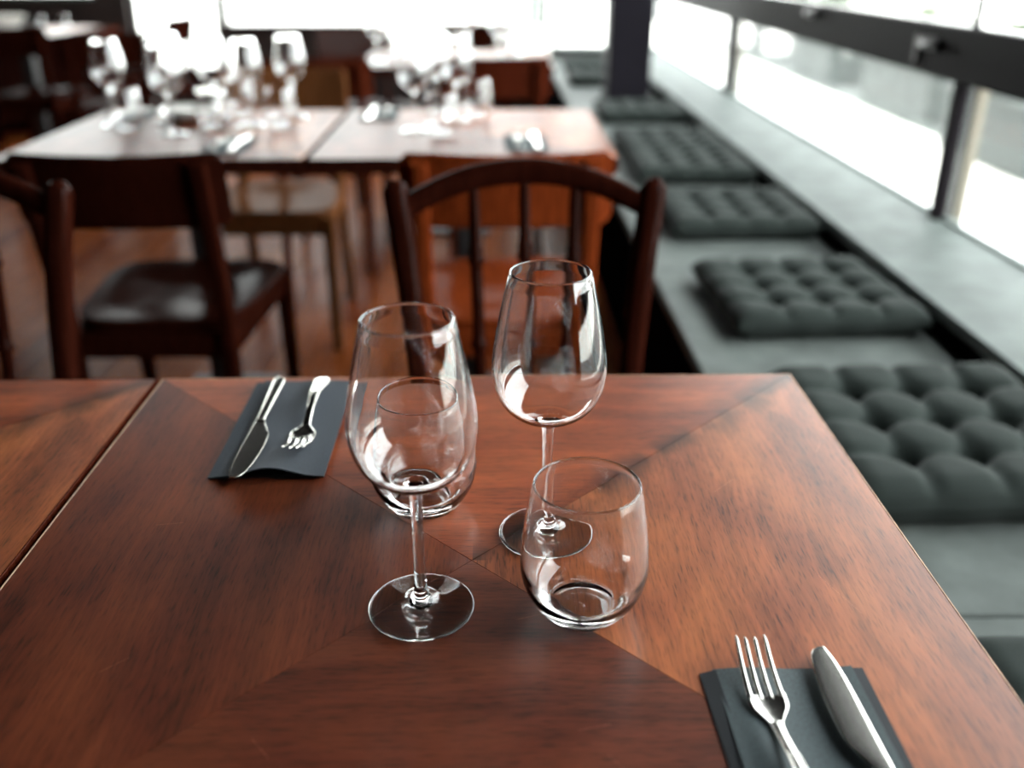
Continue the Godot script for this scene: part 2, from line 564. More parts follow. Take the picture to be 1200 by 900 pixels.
func make_panel_chair(label: String, at: Vector3, turn: float, w: Material, group := "") -> Node3D:
	var t := thing("panel_back_chair", label, "chair", at, turn, group)
	part("seat", seat_mesh(seat_shape(0.35, 0.445, -0.20, 0.245, 4.5), 0.455, 0.030, 0.013), w, t)
	# curved back panel
	var R := []
	var nn := 28
	for ring in [[0.0, 0.0], [0.004, 1.0], [0.144, 1.0], [0.148, 0.0]]:
		pass
	var sec := []
	for k in 16:
		var a := TAU * k / 16
		sec.append(Vector2(signf(cos(a)) * pow(absf(cos(a)), 0.4) * 0.0085, signf(sin(a)) * pow(absf(sin(a)), 0.25) * 0.076))
	var m := MB.new()
	for i in nn + 1:
		var u := i / (nn / 2.0) - 1.0
		var zc := -0.218 - 0.036 * (1.0 - u * u)
		var dz := 0.072 * u / 0.208
		var nx := Vector3(-dz, 0, 1).normalized()
		var row := PackedVector3Array()
		var e := 1.0 if absf(u) < 0.99 else 0.8
		for q: Vector2 in sec:
			row.append(Vector3(u * 0.208, 0.739 + q.y * (0.97 + 0.03 * absf(u)) * e, zc - (q.y) * 0.16) + nx * q.x * e)
		R.append(row)
	m.grid(R, true, false, true)
	m.fan(Array(R[0]), Vector3.LEFT)
	m.fan(Array(R[nn]), Vector3.RIGHT)
	part("back_panel", m.done(), w, t)
	for s in [-1, 1]:
		var pts := curve3([Vector3(s * 0.165, 0.0, -0.265), Vector3(s * 0.165, 0.22, -0.222), Vector3(s * 0.165, 0.45, -0.207), Vector3(s * 0.166, 0.62, -0.228), Vector3(s * 0.167, 0.800, -0.262)], 4)
		var rad := []
		for p: Vector3 in pts: rad.append(Vector2(0.0170, 0.0190 - 0.004 * absf(p.y - 0.45) / 0.45))
		part("back_post", tube(pts, rad, 20, Vector3.BACK, 4.0), w, t)
		part("leg", leg(Vector3(s * 0.192, 0.43, 0.212), Vector3(s * 0.190, 0.0, 0.225), 0.0205, 0.015), w, t)
		part("side_apron", bx(Vector3(0.018, 0.055, 0.38), 0.002, Vector3(s * 0.176, 0.402, 0.0), Basis(Vector3.UP, s * 0.065)), w, t)
	part("front_apron", bx(Vector3(0.36, 0.055, 0.018), 0.002, Vector3(0, 0.402, 0.212)), w, t)
	part("rear_apron", bx(Vector3(0.31, 0.055, 0.018), 0.002, Vector3(0, 0.402, -0.203)), w, t)
	return t

# ---------- glassware ----------
func wine_profile() -> PackedVector2Array:
	var p := curve([Vector2(0, 0.0012), Vector2(0.012, 0.0010), Vector2(0.026, 0.0004), Vector2(0.0342, 0.0002), Vector2(0.0362, 0.0012), Vector2(0.0352, 0.0024), Vector2(0.026, 0.0036), Vector2(0.014, 0.0058), Vector2(0.0075, 0.0095), Vector2(0.0050, 0.0150), Vector2(0.0042, 0.024), Vector2(0.0038, 0.045), Vector2(0.0038, 0.070), Vector2(0.0043, 0.090), Vector2(0.0060, 0.0975), Vector2(0.0125, 0.1008), Vector2(0.0240, 0.1055), Vector2(0.0335, 0.1145), Vector2(0.0392, 0.1270), Vector2(0.0413, 0.1405), Vector2(0.0404, 0.1540), Vector2(0.0374, 0.1720), Vector2(0.0338, 0.1900), Vector2(0.0299, 0.2070), Vector2(0.0286, 0.2120), Vector2(0.0283, 0.2131), Vector2(0.0276, 0.2137), Vector2(0.0269, 0.2131), Vector2(0.0268, 0.2120)], 5)
	p.append_array(curve([Vector2(0.0288, 0.2060), Vector2(0.0326, 0.1895), Vector2(0.0362, 0.1715), Vector2(0.0391, 0.1540), Vector2(0.0400, 0.1405), Vector2(0.0380, 0.1275), Vector2(0.0325, 0.1154), Vector2(0.0232, 0.1068), Vector2(0.0118, 0.1023), Vector2(0.0, 0.1008)], 5))
	return p

func tumbler_profile() -> PackedVector2Array:
	var p := curve([Vector2(0, 0.0022), Vector2(0.012, 0.0020), Vector2(0.020, 0.0010), Vector2(0.0235, 0.0002), Vector2(0.0262, 0.0010), Vector2(0.0300, 0.0048), Vector2(0.0355, 0.0125), Vector2(0.0405, 0.0225), Vector2(0.0430, 0.0335), Vector2(0.0432, 0.0430), Vector2(0.0420, 0.0570), Vector2(0.0395, 0.0750), Vector2(0.0360, 0.0950), Vector2(0.0354, 0.0978), Vector2(0.0352, 0.0990), Vector2(0.0345, 0.0997), Vector2(0.0337, 0.0990), Vector2(0.0336, 0.0978)], 6)
	p.append_array(curve([Vector2(0.0347, 0.0940), Vector2(0.0382, 0.0745), Vector2(0.0406, 0.0570), Vector2(0.0417, 0.0430), Vector2(0.0412, 0.0345), Vector2(0.0386, 0.0240), Vector2(0.0332, 0.0148), Vector2(0.0260, 0.0096), Vector2(0.0150, 0.0074), Vector2(0.0, 0.0069)], 6))
	return p

func lathe_mesh(p: PackedVector2Array, seg: int) -> ArrayMesh:
	var m := MB.new()
	m.lathe(p, seg)
	return m.done()

# ---------- cutlery and napkin ----------
func make_fork(label: String, at: Vector3, turn: float) -> Node3D:
	# length runs along local z, tines towards -z
	var t := thing("fork", label, "fork", at, turn, "forks on the napkins")
	var prof := func(z: float) -> float:      # height of the middle line
		if z < -0.035: return 0.0030 + 0.0105 * pow(clampf((-0.035 - z) / 0.050, 0, 1.2), 1.5) - 0.0022 * sin(clampf((-0.035 - z) / 0.05, 0, 1) * PI)
		return 0.0030 + 0.0080 * pow(sin(clampf((z + 0.035) / 0.118, 0, 1) * PI), 1.6)
	# head: flat sheet with hollow
	var R := []
	for i in 15:
		var k := i / 14.0
		var z := lerpf(-0.022, -0.048, k)
		var hw := lerpf(0.0032, 0.0114, smoothstep(0.0, 0.75, k))
		var row := PackedVector3Array()
		for j in 12:
			var u := j / 11.0 * 2.0 - 1.0
			row.append(Vector3(u * hw, prof.call(z) + 0.0022 * u * u * k + 0.0009, z))
		for j in 12:
			var u := 1.0 - j / 11.0 * 2.0
			row.append(Vector3(u * hw, prof.call(z) + 0.0022 * u * u * k - 0.0009, z))
		R.append(row)
	var m := MB.new()
	m.grid(R, true, false, false)
	part("head", m.done(), M.steel, t)
	for s in 4:
		var x := (s - 1.5) * 0.0064
		var ps := []
		var rs := []
		for i in 14:
			var k := i / 13.0
			var z := lerpf(-0.046, -0.088, k)
			ps.append(Vector3(x * lerpf(1.0, 0.93, k), prof.call(z) + 0.0016 * pow(x / 0.0096, 2.0), z))
			rs.append(Vector2(lerpf(0.00185, 0.00125, k), lerpf(0.0011, 0.0008, k)) * (1.0 if i < 13 else 0.4))
		part("tine", tube(ps, rs, 12, Vector3.UP, 2.8), M.steel, t)
	var hp := []
	var hr := []
	for i in 30:
		var k := i / 29.0
		var z := lerpf(-0.026, 0.083, k)
		var w := 0.0030 + 0.0012 * exp(-k * 9.0) + 0.0062 * pow(k, 1.7)
		if k > 0.93: w *= sqrt(maxf(0.05, 1.0 - pow((k - 0.93) / 0.07, 2.0) * 0.8))
		hp.append(Vector3(0, prof.call(z), z))
		hr.append(Vector2(w, 0.0017))
	part("handle", tube(hp, hr, 16, Vector3.UP, 2.4), M.steel, t)
	# raised border along the handle
	for s in [-1, 1]:
		var bp := []
		var br := []
		for i in 16:
			var k := lerpf(0.25, 0.93, i / 15.0)
			var z := lerpf(-0.026, 0.083, k)
			bp.append(Vector3(s * (0.0024 + 0.0050 * pow(k, 1.7)), prof.call(z) + 0.0014, z))
			br.append(Vector2(0.0007, 0.0006))
		part("handle_border", tube(bp, br, 8, Vector3.UP), M.steel, t)
	return t

func make_knife(label: String, at: Vector3, turn: float) -> Node3D:
	var t := thing("table_knife", label, "knife", at, turn, "knives on the napkins")
	# blade outline: spine on the +x side, belly on the -x side, tip towards -z
	var R := []
	for i in 40:
		var k := i / 39.0
		var z := lerpf(-0.108, 0.0, k)
		var right := 0.0085 - 0.0045 * pow(1.0 - k, 8.0) - 0.0028 * k
		var belly := 0.0188 * pow(sin(pow(k, 0.72) * PI * 0.80 + 0.04), 0.55)
		var left := right - maxf(0.0012, lerpf(belly + 0.0018, 0.0092, smoothstep(0.70, 1.0, k)))
		var row := PackedVector3Array()
		for q in [[0.0, 0.0], [0.04, 0.0006], [0.12, 0.00085], [0.5, 0.00095], [0.86, 0.00105], [0.95, 0.0009], [1.0, 0.0004], [1.0, -0.0005], [0.92, -0.0011], [0.6, -0.0008], [0.15, -0.0006]]:
			row.append(Vector3(lerpf(left, right, q[0]), 0.0045 + q[1], z))
		R.append(row)
	var m := MB.new()
	m.grid(R, true, false, true)
	m.fan(Array(R[0]), Vector3.FORWARD)
	part("blade", m.done(), M.steel, t)
	var hp := []
	var hr := []
	for i in 24:
		var k := i / 23.0
		var w := 0.0044 + 0.0022 * pow(k, 1.3)
		if k > 0.94: w *= sqrt(maxf(0.05, 1.0 - pow((k - 0.94) / 0.06, 2.0) * 0.8))
		hp.append(Vector3(0.0012 + 0.001 * k, 0.0045, lerpf(-0.004, 0.092, k)))
		hr.append(Vector2(w, 0.0030))
	part("handle", tube(hp, hr, 16, Vector3.UP, 2.6), M.steel, t)
	return t

func sheet(w: float, l: float, top: Callable, th: float, nu := 26, nv := 34) -> ArrayMesh:
	var m := MB.new()
	var T := []
	var B := []
	for i in nv:
		var a := PackedVector3Array()
		var b := PackedVector3Array()
		for j in nu:
			var u := j / (nu - 1.0)
			var v := i / (nv - 1.0)
			var p := Vector3((u - 0.5) * w, top.call(u, v), (v - 0.5) * l)
			a.append(p)
			b.append(Vector3(p.x, maxf(0.0002, p.y - th), p.z))
		T.append(a)
		B.append(b)
	m.grid(T, false, false, true)
	m.grid(B, false, false, false)
	for i in nv - 1:
		m.flat([T[i][0], T[i + 1][0], B[i + 1][0], B[i][0]], Vector3.LEFT)
		m.flat([T[i][nu - 1], T[i + 1][nu - 1], B[i + 1][nu - 1], B[i][nu - 1]], Vector3.RIGHT)
	for j in nu - 1:
		m.flat([T[0][j], T[0][j + 1], B[0][j + 1], B[0][j]], Vector3.FORWARD)
		m.flat([T[nv - 1][j], T[nv - 1][j + 1], B[nv - 1][j + 1], B[nv - 1][j]], Vector3.BACK)
	return m.done()

func make_napkin(label: String, at: Vector3, turn: float, bulge: bool) -> Node3D:
	var t := thing("napkin", label, "napkin", at, turn, "folded napkins under cutlery")
	if bulge:
		part("top_fold", sheet(0.094, 0.196, func(u: float, v: float) -> float: return 0.0026 + 0.0095 * pow(sin(u * PI), 3.0) * pow(1.0 - v, 3.0) + 0.0006 * sin(u * 9.0 + v * 5.0), 0.0011), M.napkin_blue, t, Vector3(-0.002, 0, 0.0))
		part("under_fold", sheet(0.094, 0.194, func(u: float, v: float) -> float: return 0.0012 + 0.0002 * sin(v * 14.0), 0.0010), M.napkin_blue, t, Vector3(0.005, 0, 0.001), Vector3(0, 0.012, 0))
	else:
		part("top_fold", sheet(0.088, 0.198, func(u: float, v: float) -> float: return 0.0028 + 0.0055 * exp(-pow((u - 0.16 - 0.10 * v) / 0.10, 2.0)) * smoothstep(0.05, 0.5, v) + 0.0012 * sin(u * 7.0 + v * 3.0), 0.0011), M.napkin, t, Vector3(-0.0015, 0, 0.0), Vector3(0, 0.012, 0))
		part("under_fold", sheet(0.090, 0.200, func(u: float, v: float) -> float: return 0.0013, 0.0011), M.napkin_edge, t, Vector3(0.0040, 0, 0.0), Vector3(0, 0.0, 0))
		part("fold_side", sheet(0.010, 0.196, func(u: float, v: float) -> float: return 0.0010 + 0.0028 * u, 0.0010, 8, 20), M.napkin_edge, t, Vector3(-0.0470, 0, 0.001), Vector3(0, 0.03, 0))
	return t

# ---------- cushions ----------
func make_cushion_mesh() -> ArrayMesh:
	var s := 0.40
	var n := 72
	var m := MB.new()
	var T := []
	var B := []
	for i in n + 1:
		var a := PackedVector3Array()
		var b := PackedVector3Array()
		for j in n + 1:
			# denser towards the rim
			var u := sin((j / float(n) - 0.5) * PI) * 0.5 + 0.5
			var v := sin((i / float(n) - 0.5) * PI) * 0.5 + 0.5
			u = lerpf(u, j / float(n), 0.55)
			v = lerpf(v, i / float(n), 0.55)
			var ex := maxf(absf(u * 2 - 1), absf(v * 2 - 1))
			var du := 1.0 - absf(u * 2 - 1)
			var dv := 1.0 - absf(v * 2 - 1)
			var edge := minf(1.0, pow(1.0 - pow(maxf(0.0, 1.0 - du / 0.20), 2.2), 0.5)) * minf(1.0, pow(1.0 - pow(maxf(0.0, 1.0 - dv / 0.20), 2.2), 0.5))
			var dip := 0.0
			for p in 3:
				for q in 3:
					var cu := 0.5 + (p - 1) * 0.245
					var cv := 0.5 + (q - 1) * 0.245
					var r2 := (u - cu) * (u - cu) + (v - cv) * (v - cv)
					dip += 0.026 * exp(-r2 / 0.0022) + 0.008 * exp(-r2 / 0.010)
			# soft channels between the tufts
			var ch := 0.0
			for p in 3:
				var c0 := 0.5 + (p - 1) * 0.245
				ch += 0.0075 * (exp(-pow((u - c0) / 0.030, 2.0)) + exp(-pow((v - c0) / 0.030, 2.0)))
			var full := 0.031 * edge
			var y := 0.034 + full - minf(full + 0.012, (dip + ch) * edge)
			var pin := 1.0 - 0.030 * (1.0 - pow(absf(v * 2 - 1), 2.0)) * (0.5 + 0.5 * cos((v - 0.5) * TAU * 4.0)) * 0.5
			var pin2 := 1.0 - 0.030 * (1.0 - pow(absf(u * 2 - 1), 2.0)) * (0.5 + 0.5 * cos((u - 0.5) * TAU * 4.0)) * 0.5
			var x := (u - 0.5) * s * (pin if absf(u - .5) > 0.42 else 1.0)
			var z := (v - 0.5) * s * (pin2 if absf(v - .5) > 0.42 else 1.0)
			a.append(Vector3(x, y, z))
			b.append(Vector3(x * lerpf(1.0, 0.985, edge), 0.034 - 0.033 * minf(1.0, edge * 1.15), z * lerpf(1.0, 0.985, edge)))
		T.append(a)
		B.append(b)
	m.grid(T, false, false, true)
	m.grid(B, false, false, false)
	return m.done()

# ---------- plants outside ----------
func leafy(sx: float, sy: float, sz: float, count: int, sd: int) -> ArrayMesh:
	var m := MB.new()
	var rng := RandomNumberGenerator.new()
	rng.seed = sd
	for i in count:
		var d := Vector3(rng.randfn(), rng.randfn(), rng.randfn()).normalized() * (0.55 + 0.45 * sqrt(rng.randf()))
		var p := Vector3(d.x * sx, sy + d.y * sy, d.z * sz)
		var ax := Vector3(rng.randfn(), rng.randfn() * 0.6 + 0.3, rng.randfn()).normalized()
		var sd2 := ax.cross(Vector3(rng.randfn(), rng.randfn(), rng.randfn())).normalized()
		var nn := sd2.cross(ax)
		var l := rng.randf_range(0.05, 0.09)
		m.flat([p, p + ax * l * 0.5 + sd2 * l * 0.28, p + ax * l * 0.55 + nn * l * 0.06], nn)
		m.flat([p + ax * l * 0.5 + sd2 * l * 0.28, p + ax * l, p + ax * l * 0.55 + nn * l * 0.06], nn)
		m.flat([p, p + ax * l * 0.55 + nn * l * 0.06, p + ax * l * 0.5 - sd2 * l * 0.28], nn)
		m.flat([p + ax * l * 0.5 - sd2 * l * 0.28, p + ax * l * 0.55 + nn * l * 0.06, p + ax * l], nn)
	return m.done()

func _ready() -> void:
	# ----- camera, sky, sun, exposure -----
	var cam := Camera3D.new()
	cam.name = "camera"
	add_child(cam)
	cam.position = Vector3(0, 1.16, 0)
	cam.rotation_degrees = Vector3(-25.06, -1.057, 0)
	var ca := CameraAttributesPhysical.new()
	ca.frustum_focal_length = 28.8
	ca.frustum_focus_distance = 0.68
	ca.frustum_near = 0.02
	ca.frustum_far = 200.0
	ca.exposure_aperture = 28.8 / 11.5
	cam.attributes = ca
	cam.current = true

	var we := WorldEnvironment.new()
	we.name = "environment"
	var env := Environment.new()
	var sky := Sky.new()
	var sm := ProceduralSkyMaterial.new()
	sm.sky_top_color = Color(0.90, 0.93, 0.93)
	sm.sky_horizon_color = Color(0.97, 0.98, 0.96)
	sm.ground_bottom_color = Color(0.75, 0.75, 0.73)
	sm.ground_horizon_color = Color(0.90, 0.91, 0.89)
	sky.sky_material = sm
	env.background_mode = Environment.BG_SKY
	env.sky = sky
	env.tonemap_mode = Environment.TONE_MAPPER_LINEAR
	env.tonemap_exposure = 3.9
	env.background_energy_multiplier = 4.7
	env.sdfgi_enabled = true
	env.ssao_enabled = true
	env.ssil_enabled = true
	we.environment = env
	add_child(we)

	var sun := DirectionalLight3D.new()
	sun.name = "sun"
	sun.light_color = Color(1.0, 0.97, 0.92)
	sun.light_energy = 1.2
	sun.light_angular_distance = 0.6
	sun.shadow_enabled = true
	add_child(sun)
	sun.look_at_from_position(Vector3(-0.30, 2.1, 0.75), Vector3.ZERO)

	make_materials()
	build_room()
	build_outside()
	build_bench()
	build_furniture()
	build_tableware()
	build_background()

const XW := 1.20      # window plane
const ZB := -7.30     # back wall
func build_room() -> void:
	var x0 := -4.3
	var z1 := 2.6
	var H := 2.75
	# floor of long planks
	var fl := struct("floor", bx(Vector3(XW - x0 + 0.3, 0.10, z1 - ZB + 0.3), 0.0, Vector3((XW + x0) / 2, -0.066, (z1 + ZB) / 2)), M.core)
	var rng := RandomNumberGenerator.new()
	rng.seed = 8
	var pl := [bx(Vector3(0.116, 0.016, 1.796), 0.0015, Vector3(0, -0.008, 0)), bx(Vector3(0.116, 0.016, 1.396), 0.0015, Vector3(0, -0.008, 0))]
	var x := x0 + 0.06
	var row := 0
	while x < XW:
		var z: float = ZB + 0.02 - [0.0, 0.9, 0.45, 1.3][row % 4]
		while z < 0.2:
			var k := rng.randi() % 2
			var l: float = [1.8, 1.4][k]
			if z + l / 2 > ZB + l / 2 - 0.05:
				part("plank", pl[k], M.floor_planks[rng.randi() % 4], fl, Vector3(x, 0, z + l / 2))
			z += l
		x += 0.12
		row += 1
	struct("ceiling", bx(Vector3(XW - x0 + 0.5, 0.2, z1 - ZB + 0.5), 0.0), M.ceiling, Vector3((XW + x0) / 2 + 0.05, H + 0.1, (z1 + ZB) / 2))
	struct("wall_left", bx(Vector3(0.2, H, z1 - ZB + 0.4), 0.0), M.wall_dark, Vector3(x0 - 0.1, H / 2, (z1 + ZB) / 2))
	struct("wall_front", bx(Vector3(XW - x0, H, 0.2), 0.0), M.wall_dark, Vector3((XW + x0) / 2, H / 2, z1 + 0.1))
	# window side: low wall, window bands, header
	var L := z1 - ZB
	var wr := struct("wall_right", bx(Vector3(0.16, 0.47, L), 0.0, Vector3(XW + 0.03, 0.235, (z1 + ZB) / 2)), M.wall_grey)
	part("header", bx(Vector3(0.16, 0.45, L + 0.1), 0.0, Vector3(XW + 0.03, 2.525, (z1 + ZB) / 2)), M.wall_grey, wr)
	# ledge in front of the glass
	var ledge := struct("trim_1", bx(Vector3(0.02, 0.05, L), 0.0, Vector3(0.915, 0.470, (z1 + ZB) / 2)), M.bench_front)
	var zs := [ZB + 0.005, -4.75, -2.196, 0.30, z1 - 0.005]
	for i in 4:
		part("ledge_board", bx(Vector3(0.345, 0.026, zs[i + 1] - zs[i] - 0.003), 0.002, Vector3(1.0725, 0.497, (zs[i] + zs[i + 1]) / 2)), M.ledge, ledge)
	# windows: lower lights, the beam, upper lights
	var posts := [ZB + 0.02, -4.92, -2.43, 0.10, z1 - 0.02]
	part("wall_panel", bx(Vector3(0.16, 1.85, z1 - 0.12), 0.0, Vector3(XW + 0.03, 1.385, (z1 + 0.12) / 2)), M.wall_dark, wr)
	for i in 3:
		var zl: float = posts[i]
		var zr: float = posts[i + 1]
		var mid := (zl + zr) / 2
		var wn := struct("window_%d" % (i + 1), bx(Vector3(0.012, 0.345, zr - zl - 0.04), 0.0), M.pane, Vector3(XW + 0.012, 0.6935, mid))
		part("upper_pane", bx(Vector3(0.012, 1.307, zr - zl - 0.016), 0.0, Vector3(0, 0.953, 0)), M.pane, wn)
		part("bottom_rail", bx(Vector3(0.03, 0.006, zr - zl), 0.001, Vector3(0, -0.1795, 0)), M.ledge, wn)
	var beam := struct("trim_2", bx(Vector3(0.085, 0.128, 0.10 - ZB), 0.006, Vector3(XW, 0.929, (0.12 + ZB) / 2)), M.frame)
	for i in range(1, 4):
		part("mullion", bx(Vector3(0.045, 0.372, 0.036), 0.004, Vector3(XW, 0.690, posts[i])), M.frame, beam)
		part("outer_post", bx(Vector3(0.03, 0.40, 0.04), 0.004, Vector3(XW + 0.045, 0.680, posts[i] - 0.002)), M.frame_sunlit, beam)  # added post, its pale colour paints sunlight on the outer frame side
		part("upper_bar", bx(Vector3(0.02, 1.312, 0.012), 0.003, Vector3(XW, 1.646, posts[i])), M.frame, beam)
	for q in [[-3.56, 0.966], [-2.56, 0.945], [-5.60, 0.955], [-1.2, 0.955]]:
		var la := part("window_latch", bx(Vector3(0.020, 0.030, 0.10), 0.004, Vector3(XW - 0.052, q[1], q[0])), M.latch, beam)
		part("latch_handle", tube([Vector3(0, 0, 0.02), Vector3(-0.022, 0, 0.02), Vector3(-0.026, -0.002, 0.06)], [Vector2(.007, .007), Vector2(.007, .007), Vector2(.006, .006)], 10), M.latch, la, Vector3(XW - 0.06, q[1], q[0]))
	part("bracket", bx(Vector3(0.012, 0.075, 0.02), 0.002, Vector3(XW - 0.048, 0.925, -2.64)), M.latch, beam)

	# back wall with a glazed door and windows
	var wb := struct("wall_back", bx(Vector3(1.62, 0.86, 0.2), 0.0, Vector3(-3.49, 0.43, ZB - 0.1)), M.wall_dark)
	var piece := func(xa: float, xb: float, ya: float, yb: float) -> void:
		part("wall_panel", bx(Vector3(xb - xa, yb - ya, 0.2), 0.0, Vector3((xa + xb) / 2, (ya + yb) / 2, ZB - 0.1)), M.wall_dark, wb)
	piece.call(-2.68, 1.3, 2.25, H)
	piece.call(-4.3, -2.68, 2.25, H)
	piece.call(-4.3, -4.12, 0.86, 2.25)
	piece.call(-2.90, -2.68, 0.86, 2.25)
	piece.call(-2.68, -2.04, 0.0, 0.36)
	piece.call(-2.04, -0.82, 0.0, 0.66)
	piece.call(-0.82, 0.42, 0.0, 0.44)
	piece.call(0.42, 1.3, 0.0, 0.50)
	# glazing
	var spans := [[-2.68, -2.04, 0.36], [-2.00, -0.86, 0.66], [-0.82, 0.40, 0.44], [0.44, 1.2, 0.50], [-4.12, -2.90, 0.86]]
	for i in 5:
		var s: Array = spans[i]
		var w: float = s[1] - s[0]
		var h: float = 2.25 - s[2]
		var o := struct("window_%d" % (i + 4), bx(Vector3(w - 0.04, h - 0.04, 0.012), 0.0), M.pane, Vector3((s[0] + s[1]) / 2, s[2] + h / 2, ZB - 0.1))
		var fr := MB.new()
		for e in [-1, 1]:
			fr.box(Vector3(e * (w / 2 - 0.01), 0, 0), Vector3(0.035, h, 0.08), 0.003)
			fr.box(Vector3(0, e * (h / 2 - 0.01), 0), Vector3(w - 0.055, 0.03, 0.08), 0.003)
		part("window_frame", fr.done(), M.frame, o)
		part("window_sill", bx(Vector3(w, 0.025, 0.16), 0.003, Vector3(0, -h / 2 + 0.016, 0.12)), M.hutch_wood if i < 2 else M.ledge, o)
	# pillar standing between the window bays
	var pi := struct("pillar", bx(Vector3(0.225, H - 0.02, 0.225), 0.006, Vector3(0, H / 2 , 0)), M.pillar, Vector3(0.708, 0, -5.16), "square dark pillar rising from the bench")
	part("base_collar", bx(Vector3(0.235, 0.14, 0.235), 0.004, Vector3(0, 0.07, 0)), M.pillar, pi)

func build_outside() -> void:
	struct("pavement", bx(Vector3(44, 0.1, 60), 0.0), M.pavement, Vector3(5.0, -0.20, -16))
	var rd := struct("road", bx(Vector3(2.6, 0.02, 60), 0.0), M.asphalt, Vector3(4.9, -0.145, -16))
	part("kerb", bx(Vector3(0.14, 0.06, 60), 0.01, Vector3(-1.36, 0.0, 0)), M.planter, rd)
	# planters with shrubs along the kerb
	var specs := [[3.55, -6.3, 1.25, 3], [3.75, -8.4, 1.5, 5], [3.8, -10.9, 1.4, 7], [3.7, -4.2, 1.2, 9], [4.0, -13.6, 1.5, 12]]
	var lb := ["grey planter box of shrubs outside beyond the thick window post", "long grey planter box of shrubs seen through the middle pane", "grey planter box of shrubs outside past the thin dark window post", "grey planter box of shrubs at the frame's right edge outside", "most distant grey planter box of shrubs along the kerb"]
	for i in specs.size():
		var s: Array = specs[i]
		var t := thing("planter_box", lb[i], "planter", Vector3(s[0], -0.15, s[1]))
		part("trough", bx(Vector3(0.5, 0.42, s[2]), 0.015, Vector3(0, 0.21, 0)), M.planter, t)
		part("trough_rim", bx(Vector3(0.54, 0.05, s[2] + 0.04), 0.01, Vector3(0, 0.425, 0)), M.planter, t)
		var f := part("foliage", leafy(0.30, 0.26, s[2] * 0.5, 1500, s[3]), M.leaf, t, Vector3(0, 0.40, 0))
		f.set_meta("kind", "stuff")
	var g := single("grey_post", bx(Vector3(0.33, 2.6, 0.33), 0.01, Vector3(0, 1.3, 0)), M.post_grey, "grey-green square post standing on the bright ground outside the far window", "post", Vector3(0.80, -0.15, -19.5))

func build_bench() -> void:
	var t := thing("bench", "long grey-topped built-in bench running under the window ledge", "bench", Vector3(0, 0, 0))
	var zs := [-7.2, -5.31, -5.02, -3.30, -0.86, 1.2]
	for i in 5:
		var w := 0.515
		var xa := 0.385
		if i == 1: w = 0.195
		part("seat_board", bx(Vector3(w, 0.03, zs[i + 1] - zs[i] - 0.003), 0.0025, Vector3(xa + w / 2, 0.435, (zs[i] + zs[i + 1]) / 2)), M.seat, t)
	part("front_panel", bx(Vector3(0.02, 0.418, 8.38), 0.002, Vector3(0.412, 0.209, -3.0)), M.bench_front, t)
	part("back_batten", bx(Vector3(0.012, 0.035, 6.1), 0.002, Vector3(0.8965, 0.4675, -1.9)), M.bench_front, t)
	var cm := make_cushion_mesh()
	var cs := [[0.680, -0.572, 0.0, "charcoal tufted bench cushion nearest the camera, mostly hidden by the table edge"], [0.682, -1.248, 0.02, "charcoal tufted bench cushion beside the table's far right corner"], [0.672, -1.905, 0.045, "charcoal tufted bench cushion lying just beyond the table, level with the spindle chair"], [0.682, -2.61, 0.0, "charcoal tufted bench cushion beside the next table's nearest chair back"], [0.682, -3.27, -0.02, "charcoal tufted bench cushion beside the far end of the next table"], [0.685, -3.70, 0.02, "charcoal bench cushion pushed close behind the next table's bench cushion"], [0.685, -4.50, 0.0, "charcoal bench cushion just in front of the dark pillar"], [0.640, -5.80, 0.0, "charcoal bench cushion first beyond the dark pillar"], [0.66, -6.55, 0.0, "charcoal bench cushion at the far end of the bench, under the back windows"]]
	for c in cs:
		var o := single("bench_cushion", cm, M.cushion, c[3], "cushion", Vector3(c[0], 0.4495, c[1]), c[2], "tufted bench cushions")
		if c[1] > -1.5 and c[1] < -1.0: o.scale = Vector3(1.03, 1.12, 1.08)

